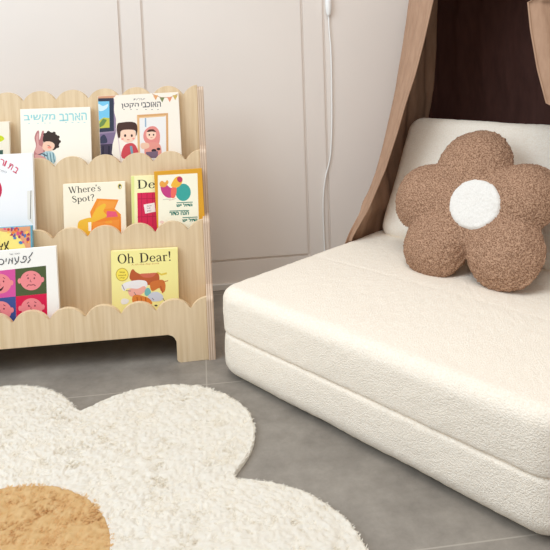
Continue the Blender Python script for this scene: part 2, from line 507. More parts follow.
b.stroke([(41.5, 143), (42.6, 134)], PKD, 1.2)
HR = (58, 44, 40)
b.blob([(43, 141), (43.5, 136), (46, 133), (50, 132), (53, 133), (57, 135), (59, 139), (59.5, 143), (57.5, 147), (55, 149.5), (52, 150), (46, 146)], HR)
for x, y in ((45, 134.5), (48.5, 132.4), (54, 133.2), (58, 137), (59.2, 141.5), (57.5, 146.5)): b.oval(x, y, 1.8, 1.6, HR, n=8)
b.blob([(42.5, 146), (44.5, 142), (50, 141.5), (54, 143.5), (54.5, 147), (51.5, 150.5), (46, 151), (43, 149)], (240, 200, 176))
b.oval(49.5, 147.3, 2, 1.3, (236, 150, 130), n=10)
b.stroke([(47.5, 145.4), (50, 146)], HR, .5)
b.blob([(41, 154), (46, 151.5), (52, 151.5), (55, 155), (56, 160), (53, 164), (46, 163), (42, 158)], (176, 206, 212))
for k in range(4): b.stroke([(44+3*k, 152.5), (45.5+3*k, 162)], (86, 130, 146), .9)
b.stroke([(38, 155), (42, 153.5), (47, 156)], (70, 80, 96), 1.2)
b.blob([(35, 155), (40, 155), (46, 158), (44, 160), (37, 161)], PK)
b.build()

b = Book('book showing a boy, a girl in a doorway and bunting, right end of top shelf', (97.6, 96.2), (178.4, 92.0), 1.814, 2, .012, (243, 234, 220), pages='left')
b.poly([(98, 97), (112, 95.5), (114, 99), (116, 120), (116, 160), (98, 160)], (150, 132, 158))
b.poly([(98, 96.2), (116, 95.2), (112, 99), (98, 100)], (206, 150, 118))
b.poly([(98, 98.4), (113.6, 98), (114, 131), (98, 132.4)], (52, 58, 76))
b.poly([(98.2, 101.5), (109.3, 101.2), (109.6, 127.6), (98.2, 128.4)], (120, 196, 232))
b.blob([(98.2, 104), (103, 106), (108, 104), (107, 108), (102, 111), (98.4, 110)], (208, 232, 240))
b.poly([(98.2, 121), (101, 119), (104, 117.5), (109.4, 118), (109.6, 127.6), (98.2, 128.4)], (196, 196, 80))
b.poly([(98.2, 124), (103, 118.5), (107, 120), (104, 125), (98.2, 128)], (110, 138, 78))
b.poly([(98, 134), (119, 132), (120, 160), (98, 160)], (126, 108, 140))
b.poly([(98.2, 144.5), (119, 143.5), (119.5, 160), (98.2, 160)], (66, 58, 78))
b.blob([(99, 143), (100, 138), (104, 134.5), (107, 139), (106.5, 143)], (58, 60, 84))
for x in (103, 109, 115): b.stroke([(x, 146), (x, 158)], (40, 36, 52), 1.4)
b.blob([(116, 160), (117, 126), (114, 110), (117, 98), (130, 95), (178, 92.5), (180, 160)], (245, 237, 224))
b.stroke([(121, 160), (118.5, 140), (116, 128)], (220, 200, 205), 1)
DK = (70, 72, 84)
b.font('האוכבי', 141.5, 107.6, 161, 106.7, 5.2, DK, True, .01)
b.font('הקטן', 121.5, 108.6, 139, 107.8, 5.0, DK, True, .01)
b.font('יעלית', 133.5, 100.4, 145, 99.9, 2.2, (110, 110, 118), True)
for x in (124, 131, 137, 146, 152, 158): b.stroke([(x-.7, 109.6), (x+.7, 109.5)], DK, .5)
b.stroke([(152, 93.8), (161, 97.5), (170, 97.3), (178, 94)], (190, 140, 100), .5)
for (x, y), c in zip(((155.5, 96.2), (162, 98.4), (169.5, 98.2), (175, 96.2)), ((224, 164, 110), (124, 136, 92), (226, 146, 112), (206, 176, 96))):
    b.poly([(x-2.4, y-1), (x+2.6, y-1), (x+.2, y+4)], c)
WD = (214, 164, 112)
b.poly([(137, 115), (168, 113), (168.5, 160), (138, 160)], WD)
b.poly([(139.4, 117), (166, 115.2), (166.3, 160), (140.2, 160)], (236, 234, 232))
b.poly([(139.4, 117), (165.6, 115.2), (165.6, 116.4), (139.4, 118.2)], (232, 194, 146))
b.stroke([(145.5, 118), (145.7, 127)], (150, 176, 200), 1.4)
b.poly([(137, 115), (139.4, 117), (140.2, 160), (138, 160)], (226, 182, 132))
b.blob([(144, 140), (144, 132), (149, 127), (155, 126.5), (159, 131), (160, 138), (158, 145), (150, 146)], (226, 142, 136))
b.oval(151.2, 134.5, 5.0, 5.2, (246, 208, 186))
b.blob([(147, 132), (149, 129.6), (153.5, 129.4), (156, 132), (152, 131.5)], (80, 52, 44))
for x in (149.3, 153.6): b.oval(x, 134.8, .8, 1.0, (50, 40, 44), n=8)
b.stroke([(150.4, 137.6), (152.6, 137.6)], (200, 110, 100), .5)
b.blob([(145, 146), (150, 142.5), (157, 142.5), (161, 147), (160, 156), (146, 156)], (228, 152, 140))
b.blob([(141, 143.5), (148, 143), (149, 147.5), (142, 149)], (236, 196, 170))
b.oval(154, 150.5, 2.6, 1.6, (54, 42, 50), n=10); b.oval(158.5, 149, 2.0, 1.4, (54, 42, 50), n=10)
b.poly([(146, 152), (158, 151), (158, 158), (146, 158)], (120, 100, 120))
b.blob([(124, 146), (132, 143), (137, 148), (138, 158), (122, 158)], (204, 76, 84))
b.stroke([(131, 146), (132.5, 156)], (120, 160, 176), 2.4)
b.oval(128, 135, 7.8, 7.4, (247, 210, 186))
b.blob([(118.5, 138), (116.8, 130), (117.5, 124), (121, 122.6), (131, 121.8), (136.5, 124), (137.4, 131), (135.8, 136), (135.2, 130.5), (127, 129.6), (121, 131), (120.4, 136)], (74, 50, 44))
for x in (125.2, 131.8): b.oval(x, 135.6, 1.1, 1.5, (58, 44, 44), n=10)
b.oval(122.5, 139, 1.4, .9, (240, 160, 146), n=8); b.oval(133.5, 138.6, 1.4, .9, (240, 160, 146), n=8)
b.stroke([(127, 139.8), (129.6, 139.8)], (190, 100, 90), .6)
b.build()

# --- middle row
b = Book('white book with red curved Hebrew title at the left end of the second shelf', (-43, 156.8), (32.6, 153.0), 1.740, 1, .014, (242, 243, 246), pages='right')
RD = (206, 62, 96)
for ch, x, y, rot in (('ב', 12.6, 171.6, 32), ('ת', 7.4, 168.2, 28), ('ו', 3.6, 166.0, 22), ('ך', -.8, 164.6, 14)):
    c_, s_ = math.cos(math.radians(rot)), math.sin(math.radians(rot))
    b.font(ch, x, y, x+(4.4 if ch != 'ו' else 1.6)*c_, y+(4.4 if ch != 'ו' else 1.6)*s_, 6, RD, True, .01)
b.font('ספר', -.6, 171.3, 6.4, 173.2, 1.9, (150, 152, 158), True)
b.oval(-22, 190, 24, 19, (200, 40, 76), n=40)
b.oval(-22, 190, 21, 17, (236, 236, 240), n=40)
b.poly([(27.2, 191), (33, 190.2), (33.2, 224), (27.6, 219)], (232, 230, 224))
b.stroke([(31, 190.5), (30.4, 219)], (120, 112, 104), .7)
b.build()

b = Book('cream book with serif title and orange chest, centre of the second shelf', (62.9, 184.3), (124.8, 181.4), 1.752, 1, .015, (249, 241, 219))
b.serif("Where's", 68.6, 193.6, 101.2, 190.8, 6.6, (52, 46, 44))
b.serif("Spot?", 72.2, 202.6, 94.8, 200.4, 6.4, (52, 46, 44))
OR, YL = (240, 146, 50), (240, 190, 62)
b.poly([(97, 198.5), (118.6, 199.6), (114.8, 208.8), (121, 214.4), (120.5, 218.5), (92, 222), (90, 212)], OR)
b.poly([(99, 200.5), (116.6, 201.6), (113.4, 208), (95, 210)], (243, 160, 66))
b.poly([(107, 211), (116, 211.5), (118, 216.5), (106, 217.5)], (232, 92, 122))
b.poly([(91, 219.6), (121, 216.4), (121.2, 240), (91, 240)], (238, 138, 48))
b.poly([(93, 222.5), (119, 219.5), (119, 230), (93, 233)], (242, 152, 62))
b.font('ooo', 106, 223.6, 112, 222.8, 2.4, YL)
b.blob([(92, 217), (97, 208), (104, 203.5), (106, 206), (103.5, 211), (107, 216), (100, 219.5), (93, 222)], YL)
b.blob([(78, 223), (84, 219), (92, 218), (92, 226), (88, 236), (79, 236)], YL)
b.poly([(88.2, 222.4), (91.2, 222), (91.4, 231), (88.6, 231)], (252, 246, 228))
b.oval(119.8, 186.4, 2.1, 2.9, (226, 208, 120), n=14)
b.oval(119.8, 186.4, 1.3, 2.1, (64, 70, 50), n=12)
b.oval(120.2, 187.2, .6, 1.2, (240, 238, 226), n=8)
b.build()

b = Book('pale yellow book with red slatted crate, tucked behind the yellow-bordered book', (130.9, 176.1), (180, 174.3), 1.762, 1, .007, (247, 243, 190))
b.poly([(131, 176.2), (134.2, 176), (134.6, 240), (131.4, 240)], (226, 232, 150))
b.serif('Dear', 137.4, 188.8, 169, 187.4, 8.8, (46, 44, 42))
b.poly([(137.2, 193), (176, 191), (176, 232), (138, 232)], (214, 40, 84))
for x in (141.5, 147, 152.5): b.stroke([(x, 193), (x+.4, 226)], (176, 26, 66), .6)
for y in (199, 217): b.stroke([(137.4, y), (160, y-1)], (176, 26, 66), .6)
b.poly([(143.6, 204.6), (154.5, 202.6), (155.6, 211.6), (145.2, 213.6)], (246, 236, 234))
for k, (w, t) in enumerate((('FROM', 4.6), ('THE', 3.6), ('ZOO', 4.6))):
    b.font(w, 147, 207.0+k*2.4, 147+t, 206.4+k*2.4, 1.5, (90, 60, 66))
b.build()

b = Book('cream book with thick mustard yellow border and teal ball, right end of second shelf', (153.9, 171.7), (201.8, 168.3), 1.743, 1, .011, (219, 160, 44))
b.poly([(157.8, 175.3), (197.4, 173.2), (199.3, 240), (158.6, 240)], (247, 243, 222))
TE = (60, 164, 156)
b.oval(183.2, 192.3, 7.6, 8.7, TE, n=28)
MG = (196, 66, 130)
b.blob([(160.5, 187), (163, 183.5), (167, 185), (171, 188), (176, 186.5), (176, 193), (172.5, 197.4), (167, 197.4), (162.5, 193.5)], MG)
b.blob([(171.5, 188), (176, 187), (176.5, 192), (174.5, 197.6), (171, 197)], (238, 110, 96))
b.blob([(159.6, 183), (162, 180.8), (165, 182.4), (167, 180), (168.5, 182.5), (165, 187), (160.5, 186.5)], (232, 164, 74))
b.blob([(171, 186), (173.5, 180), (176.5, 176.8), (180, 176.6), (182.5, 180), (181, 184.5), (177, 187.5)], (240, 184, 66))
b.blob([(177, 178), (180, 176.4), (182.6, 179), (181, 182.4), (178, 181.4)], (190, 60, 96))
b.stroke([(163, 199.5), (171, 199)], (190, 190, 176), .5); b.stroke([(169, 200.5), (176, 198.5)], (220, 180, 170), .5)
GR = (40, 122, 108)
for x0, x1, y in ((176, 192.6, 202.7), (169, 189, 211.0), (182, 197.6, 217.6)):
    n = int((x1-x0)/1.6)
    b.stroke([(x0+.6, y+.1), (x1, y-.6)], GR, .8)
    b.font('הנה כדור'[:n] if x1-x0 > 17 else 'גדול יש', x0+.5, y+4.4, x1, y+3.6, 3.4, GR, True, .03)
b.blob([(159.5, 222), (162, 220.5), (164, 222), (162, 223.5)], (240, 206, 196))
b.build()

# --- bottom row
b = Book('book with yellow, red and blue painted cover, standing behind the four-faces book', (-44, 230.6), (32.0, 225.8), 1.677, 0, .011, (104, 172, 196), pages='right', spine=(104, 172, 196))
b.poly([(-44, 231), (30.6, 226.2), (31.4, 262), (-44, 268)], (226, 160, 120))
b.blob([(-30, 240), (-12, 230), (2, 231.5), (14, 234), (22, 241), (26, 250), (24, 262), (-20, 268)], (244, 226, 132))
SPL = [(214, 58, 66), (238, 132, 60), (104, 90, 160), (226, 90, 130), (70, 130, 190), (246, 196, 90), (150, 60, 110)]
q = random.Random(3)
for k in range(46):
    t = q.random(); x = 2+t*27; y = 228.0+q.random()*(4+t*17)
    if (x-4)*.75 < (y-230) and x < 20: continue
    b.oval(x, y, .8+q.random()*1.5, .7+q.random()*1.0, SPL[q.randrange(7)], q.random()*180, 7)
BK = (34, 32, 36)
# handwritten letters
b.stroke([(8.6, 240.8), (4.8, 250.2)], BK, 1.1); b.stroke([(4.6, 242), (5.2, 245.6), (9.2, 250)], BK, 1.1); b.stroke([(8.2, 242.5), (6.8, 246)], BK, 1)
b.stroke([(2.8, 243.4), (2.0, 246.6)], BK, 1.2)
b.stroke([(-1, 243.2), (-3, 244.5), (-1.4, 247), (1, 246), (1.4, 249.5), (-2, 251.5), (-4, 251)], BK, 1.1)
b.poly([(30.4, 226.4), (32, 226.2), (33.2, 262), (31.2, 262)], (96, 166, 192))
b.build()

b = Book('white book with pink cartoon faces on coloured squares, front of bottom shelf', (-27, 253.4), (55.9, 246.2), 1.658, 0, .012, (247, 245, 240), pages='right')
sq = {(0, 0): ((-15.5, 272.3), (15.2, 269.0), (15.8, 296.4), (-15, 299.5), (214, 84, 158)),
      (1, 0): ((15.2, 269.0), (46.0, 265.6), (46.8, 293.4), (15.8, 296.4), (78, 92, 56)),
      (0, 1): ((-15, 299.5), (15.8, 296.4), (16.2, 330), (-14.5, 332), (62, 82, 146)),
      (1, 1): ((15.8, 296.4), (46.8, 293.4), (47.6, 326), (16.4, 328), (214, 24, 74))}
FP, FD = (236, 140, 144), (120, 44, 60)
for (i, j), v in sq.items():
    b.poly(list(v[:4]), v[4])
for (i, j), v in sq.items():
    cx = sum(p[0] for p in v[:4])/4+.2; cy = sum(p[1] for p in v[:4])/4-.6
    if j: cy = (v[0][1]+v[1][1])/2+13
    b.oval(cx-11.6, cy+.4, 1.9, 2.7, FP, n=12); b.oval(cx+11.2, cy-1.0, 1.9, 2.7, FP, n=12)
    b.oval(cx, cy, 10.8, 9.8, FP, n=30)
    b.stroke([(cx-4.6, cy-4.5), (cx-2.8, cy-6)], FD, .7); b.stroke([(cx+2.6, cy-6.3), (cx+4.6, cy-5.2)], FD, .7)
    for dx in (-3, 3.2): b.oval(cx+dx, cy-2.3, .8, 1., FD, n=8)
    b.stroke([(cx-.6, cy-1), (cx-1, cy+1), (cx+.5, cy+1.4)], FD, .5)
    if (i, j) == (1, 0): b.stroke([(cx-4.4, cy+6), (cx-2.6, cy+4.2), (cx, cy+4.6), (cx+2.6, cy+4), (cx+4.4, cy+5.4)], FD, .8)
    elif (i, j) == (0, 0): b.blob([(cx-4, cy+4), (cx, cy+5), (cx+3.5, cy+2.5), (cx+1, cy+7), (cx-3, cy+7)], (60, 26, 34))
    else:
        b.oval(cx+.2, cy+3.6, 1.2, .8, (196, 40, 70), n=8); b.stroke([(cx-3.4, cy-1.6), (cx-1.4, cy-1.4)], FD, .6)
HW = (60, 66, 76)
b.stroke([(32.6, 252.2), (30.8, 255.4), (28.8, 257.2), (30.4, 259.5), (27.6, 263.0)], HW, .9)          # lamed
b.stroke([(23.4, 256.4), (26, 256.2), (26.4, 259.4), (24.6, 261.8), (21.6, 262.4), (20.4, 261.2)], HW, .9); b.stroke([(23.6, 256.6), (23, 258.6), (24.4, 259.2)], HW, .8)   # pe
b.stroke([(18.8, 256.4), (18.2, 261.2), (14.8, 264.6)], HW, .9); b.stroke([(14.8, 257.4), (15.6, 260.6), (17.6, 262)], HW, .9)   # ayin
b.stroke([(12.4, 257.6), (12.2, 263.6)], HW, .9); b.stroke([(8.6, 263.8), (9.6, 258.6), (12.3, 261.6)], HW, .9)   # mem
b.stroke([(6.4, 258.2), (6.0, 261.6)], HW, .9)          # yod
b.oval(1.2, 261.8, 3.1, 3.0, HW, n=20); b.oval(1.2, 261.8, 2.2, 2.1, (247, 245, 240), n=20)   # final mem
b.font('ספר של', 9.6, 255.0, 19.8, 253.9, 1.6, (120, 122, 126), True)
b.build()

b = Book('pale yellow square book with large serif title and a heap of farm animals', (110.9, 251.4), (177.6, 248.0), 1.682, 0, .015, (245, 236, 158))
b.serif('Oh', 117.6, 263.8, 134.4, 262.9, 9.6, (52, 42, 38))
b.serif('Dear!', 139.8, 262.6, 171.8, 260.6, 9.4, (52, 42, 38))
b.font('A lift-the-flap book', 131.4, 266.0, 159.4, 264.4, 2.0, (200, 140, 90))
b.oval(122.2, 274.6, 6.4, 6.6, (190, 160, 60), n=28); b.oval(122.2, 274.6, 5.7, 5.9, (246, 226, 92), n=28)
for k, (t, x0, x1) in enumerate((('With', 119.4, 125), ('sound', 118.4, 126), ('chip', 119.6, 124.8))):
    b.font(t, x0, 273.2+k*2.8, x1, 273.0+k*2.8, 1.7, (150, 120, 40), False, .01)
HB, HO = (186, 92, 52), (222, 132, 60)
b.stroke([(157, 272.5), (161.5, 274.6), (166.8, 273.2)], (226, 200, 80), 1.8)
b.blob([(129.5, 278), (131, 271), (133.2, 269.2), (136, 272), (142, 274.5), (150, 274), (157, 272.8), (159.4, 277), (158, 283), (150, 285), (138, 284), (133.5, 282)], HB)
b.blob([(140, 274), (149, 273.2), (156, 273), (152, 277), (144, 277.4)], (206, 108, 84))
b.blob([(150, 283), (156, 280.5), (163, 280), (165.5, 285), (164.5, 291.5), (161, 291), (159, 288), (152, 291)], (206, 116, 56))
b.stroke([(163, 282), (168.2, 280.6)], HB, .7); b.stroke([(160.5, 286), (162.8, 293)], HB, 1.4)
b.blob([(121.4, 287), (124, 283.2), (131, 281), (140, 280), (146.5, 281.6), (146.6, 287), (138, 288.8), (128, 288.2), (124, 291)], (236, 234, 236))
b.blob([(128, 291), (131, 288.5), (138, 288.6), (144, 286), (146, 290), (140, 295), (131, 296.4)], (240, 176, 164))
b.blob([(145.6, 289), (149, 288), (151, 293), (147, 296), (144.6, 294)], (120, 186, 188))
b.blob([(148, 296), (152, 292.4), (158, 292), (163, 296), (162, 300), (155, 301.4), (149, 300)], (204, 210, 226))
b.blob([(132.4, 297), (136, 294.6), (143, 296), (150, 299), (152, 304), (146, 304.6), (139, 303.4), (133, 302.6)], HO)
for x in (137, 141, 145.4): b.stroke([(x, 297), (x+.6, 302)], (176, 92, 40), .8)
b.blob([(121, 300.5), (124, 298.4), (129, 300), (127, 303.6), (122, 304)], (236, 234, 232))
for p in ([(122, 284.6), (124.6, 290)], [(126, 290.5), (131, 291)], [(134, 292), (136, 295)], [(152, 298), (154, 300)], [(163, 298), (164.5, 301)]): b.stroke(p, (120, 110, 120), .6)
b.oval(156, 305.4, 1.6, .8, (70, 66, 60), n=8)
b.build()

# ------------------------------------------------------------------ soft furnishings
def rrect(w, d, r, n_c, step):
    """rounded rectangle outline, ccw, centred"""
    pts = []
    for cx, cy, a0 in ((w/2-r, d/2-r, 0), (-w/2+r, d/2-r, 90), (-w/2+r, -d/2+r, 180), (w/2-r, -d/2+r, 270)):
        for i in range(n_c+1):
            a = math.radians(a0+90*i/n_c)
            pts.append((cx+r*math.cos(a), cy+r*math.sin(a)))
    out = []
    for i in range(len(pts)):
        a, b_ = np.array(pts[i]), np.array(pts[(i+1) % len(pts)])
        m = max(1, int(round(np.linalg.norm(b_-a)/step)))
        for k in range(m): out.append(tuple(a+(b_-a)*k/m))
    return np.array(out)

def foam_block(w, d, h, rc, rt_, rb, step, puff_top=0., puff_side=0., amp=.0015, seed=0):
    """upholstered block: rounded plan corners rc, rounded top/bottom edges rt_/rb, fuzzy surface"""
    out = rrect(w, d, rc, 8, step)
    n = len(out)
    prof = []                                           # (inset, z, 0 side / 1 cap)
    hw = min(w, d)/2
    ncap = int(hw/step/1.2)
    sc_ = list(np.linspace(.02, 1, ncap+1)[:-1])           # caps: the edge ring scaled towards the middle
    for k in sc_: prof.append((rb, 0, k))
    nb = max(3, int(rb*1.57/step))
    for i in range(nb+1):
        a = math.pi/2*i/nb; prof.append((rb*(1-math.sin(a)), rb*(1-math.cos(a)), 1))
    ns = max(2, int((h-rt_-rb)/step))
    for i in range(1, ns): prof.append((0, rb+(h-rb-rt_)*i/ns, 1))
    nb = max(3, int(rt_*1.57/step))
    for i in range(nb+1):
        a = math.pi/2*i/nb; prof.append((rt_*(1-math.cos(a)), h-rt_+rt_*math.sin(a), 1))
    for k in sc_[::-1]: prof.append((rt_, h, k))
    V = []
    for i, z, ks in prof:
        q = out.copy()
        cx = np.clip(q[:, 0], -w/2+rc, w/2-rc); cy = np.clip(q[:, 1], -d/2+rc, d/2-rc)
        k = (rc-i)/rc
        q = np.stack([cx+(q[:, 0]-cx)*k, cy+(q[:, 1]-cy)*k], 1)*ks
        zz = np.full(n, z)
        V.append(np.column_stack([q, zz]))
    V = np.concatenate(V)
    # puffiness
    if puff_top:
        fx = np.clip(1-(2*V[:, 0]/w)**2, 0, 1); fy = np.clip(1-(2*V[:, 1]/d)**2, 0, 1)
        t = np.clip((V[:, 2]/h-.5)*2, 0, 1)
        V[:, 2] += puff_top*(fx*fy)**.5*t
    if puff_side:
        k = np.clip(1-(2*V[:, 2]/h-1)**2, 0, 1)
        dx = V[:, :2]/np.maximum(np.linalg.norm(V[:, :2], axis=1, keepdims=True), 1e-9)
        edge = (np.maximum(np.abs(V[:, 0])/(w/2), np.abs(V[:, 1])/(d/2)) > .93)
        V[:, 0] += np.where((np.abs(V[:, 0]) > w/2-.03) & edge, np.sign(V[:, 0])*puff_side*k, 0)
        V[:, 1] += np.where((np.abs(V[:, 1]) > d/2-.03) & edge, np.sign(V[:, 1])*puff_side*k, 0)
    m = len(prof)
    Fc = []
    for a in range(m-1):
        for b_ in range(n):
            c = (b_+1) % n
            Fc.append((a*n+b_, a*n+c, (a+1)*n+c, (a+1)*n+b_))
    N = grid_normals(V, Fc)
    P = V+seed*7.3
    nz = vnoise(P, 120)*.7+.5*vnoise(P, 60)
    lf = vnoise(P, 9)*.0015
    V = V+N*(amp*nz*.6+lf)[:, None]
    caps = [tuple(range(n))[::-1], tuple(range((m-1)*n, m*n))]
    return V, Fc, caps

def soft(name, V, Fc, caps, mat, parent):
    return mesh_np(name, V, list(Fc)+caps, mat, True, parent)

def sofa_frame(l, s, z):
    """local axes: x along the front edge (towards the camera's right), y towards the back"""
    rot = Matrix((tuple(-LV), tuple(SV), (0, 0, 1))).transposed()
    return tuple(lsz(l, s, z)), rot

# mattress
LA, LB, S1 = .062, -.785, .90
MW, MD = LA-LB, S1+.004
loc, rot = sofa_frame((LA+LB)/2, MD/2-.004, 0)
sofa = thing('floor_sofa', 'cream fleece fold-out floor sofa of two stacked foam layers', 'sofa', loc, rot)
V, Fc, caps = foam_block(MW, MD, .113, .055, .008, .042, .0055, 0, .0025, .0016, 1)
V[:, 2] += .001
soft('lower_cushion', V, Fc, caps, M_cream, sofa)
V, Fc, caps = foam_block(MW, MD, .112, .05, .030, .008, .0055, .004, .002, .0016, 2)
V[:, 2] += .1135
sg = to_ls(onp(390, 277, (0, 0, .226), (0, 0, 1)))[1]-(MD/2-.004)        # faint fold line across the seat
V[:, 2] -= np.where(V[:, 2] > .2, .0013*np.exp(-((V[:, 1]-sg)/.005)**2), 0)
soft('upper_cushion', V, Fc, caps, M_cream, sofa)

# backrest cushion leaning back
TILT = math.radians(22)
def lean_frame(l, s, z, tilt):
    """local x along the front edge, local y up the cushion, local z out of its front face"""
    up_ = np.array([0, 0, 1])*math.cos(tilt)+SV*math.sin(tilt)
    nf = -SV*math.cos(tilt)+np.array([0, 0, 1])*math.sin(tilt)
    rot = Matrix((tuple(-LV), tuple(up_), tuple(nf))).transposed()
    return tuple(lsz(l, s, z)), rot
BT = .12
BH, BW = .385, .74
fc = np.array([0, .60, .226])                          # foot of the front face (l, s, z)
up2 = np.array([math.sin(TILT), math.cos(TILT)])       # (s, z)
nf2 = np.array([-math.cos(TILT), math.sin(TILT)])
# the lower rear edge would dip: lift so that it rests on the seat
cs, cz = np.array([fc[1], fc[2]+.004])+up2*BH/2-nf2*BT
cz += 0
loc, rot = lean_frame(.026-BW/2, cs, cz, TILT)
back = thing('backrest_cushion', 'cream fleece rectangular back cushion leaning behind the brown flower pillow', 'cushion', loc, rot)
V, Fc, caps = foam_block(BW, BH, BT, .045, .035, .035, .0055, .006, .002, .0016, 3)
V[:, 0] *= 1-.045*2*(V[:, 1]/BH+.5)*.5*2/1.0
soft('cushion_body', V, Fc, caps, M_cream, back)

# flower pillow
def flower_pillow(T, n_t=420, n_r=80):
    """five petals: union of puffed discs"""
    th = np.linspace(0, 2*math.pi, n_t, endpoint=False)
    R = np.zeros(n_t); cen = []
    for cx, cy, rp in ((-.03, .100, .107), (-.142, .0, .095), (-.070, -.124, .089), (.112, -.105, .094), (.120, .036, .091)):
        D = math.hypot(cx, cy); a = th-math.atan2(cy, cx)
        cen.append((cx, cy, rp))
        sn = D*np.sin(a); ok = (np.abs(sn) < rp) & (np.cos(a) > -.3)
        R = np.maximum(R, np.where(ok, D*np.cos(a)+np.sqrt(np.maximum(rp**2-sn**2, 0)), 0))
    for _ in range(14): R = (np.roll(R, 1)+R*2+np.roll(R, -1))/4
    rr = np.sin(np.linspace(0, math.pi/2, n_r))
    V = []; Fc = []
    def height(X, Y, f):
        hs = []
        for cx, cy, rp in cen:
            d2 = ((X-cx)**2+(Y-cy)**2)/(rp*1.01)**2
            hs.append(T*np.sqrt(np.maximum(1-d2, 0)))
        d2 = (X**2+(Y+.01)**2)/.125**2
        hs.append(T*.93*np.sqrt(np.maximum(1-d2, 0)))
        hs = np.array(hs)
        k = 70/T*.05
        p = 7
        h = (np.sum(hs**p, 0))**(1/p)
        # pulled in towards the centre
        rad = np.sqrt((X-DX)**2+(Y-DY)**2)
        h = h*(1-.16*np.exp(-(rad/.05)**2))
        rim = T*.9*np.sqrt(np.maximum(1-f**2, 0))
        edge = np.sqrt(np.maximum(1-f**8, 0))
        return np.maximum(h*edge, rim*.35)
    rows = []
    for side in (1, -1):
        for f in (rr if side > 0 else rr[-2::-1]):
            X, Y = R*f*np.cos(th), R*f*np.sin(th)
            Z = height(X, Y, f)*side if f < .9999 else 0*X
            rows.append(np.column_stack([X, Y, Z]))
    V = np.concatenate(rows); m = len(rows)
    for a in range(m-1):
        for b_ in range(n_t):
            c = (b_+1) % n_t
            Fc.append((a*n_t+c, a*n_t+b_, (a+1)*n_t+b_, (a+1)*n_t+c))
    N = grid_normals(V, Fc)
    nz = np.abs(vnoise(V, 150))*1.3-.3+.5*vnoise(V, 300)
    V = V+N*(.0028*nz+.003*vnoise(V, 12))[:, None]
    return V, Fc, height
PT = .060
PTILT = math.radians(34)
nw = -SV*math.cos(PTILT)+np.array([0, 0, 1])*math.sin(PTILT)
uw = np.array([0, 0, 1])*math.cos(PTILT)+SV*math.sin(PTILT)
pc = CP+1.62*(fwd+CR*(474-PX)/F-CU*(204-PY)/F)
dq = onp(474, 203.5, pc+nw*PT*.85, nw)-pc
DX, DY = dq @ -LV, dq @ uw                               # where the white centre sits on the front
pl_, ps_, pz_ = to_ls(pc)
loc, rot = lean_frame(pl_, ps_, pz_, PTILT)
pil = thing('flower_pillow', 'brown boucle flower shaped pillow with round white centre on the sofa', 'pillow', loc, rot)
V, Fc, hf = flower_pillow(PT)
mesh_np('petals', V, Fc, M_brown, True, pil)
# white centre: low dome on the front
V = []; Fc = []; n_t, n_r = 120, 26
for i, f in enumerate(np.linspace(.02, 1, n_r)):
    for t in np.linspace(0, 2*math.pi, n_t, endpoint=False):
        r = .066*f*(1+.03*math.sin(5*t+.7))
        V.append((DX+r*math.cos(t), DY+r*math.sin(t), 0))
V = np.array(V)
f = np.hypot(V[:, 0]-DX, V[:, 1]-DY)/.066
base = hf(V[:, 0], V[:, 1], np.minimum(f*.066/.2+.2, .9))
V[:, 2] = np.where(f < 1.2, base, 0)+.010*np.sqrt(np.maximum(1-np.minimum(f, 1)**4, 0))-.004*(f > .96)
V[:, 2] += .0012*vnoise(V, 200)+.001*vnoise(V, 380)
for i in range(n_r-1):
    for j in range(n_t):
        c = (j+1) % n_t
        Fc.append((i*n_t+j, (i+1)*n_t+j, (i+1)*n_t+c, i*n_t+c))
c_o = mesh_np('centre_disc', V, Fc+[tuple(range(n_t))], M_whitefur, True, pil)
c_o['label'] = 'white plush centre'

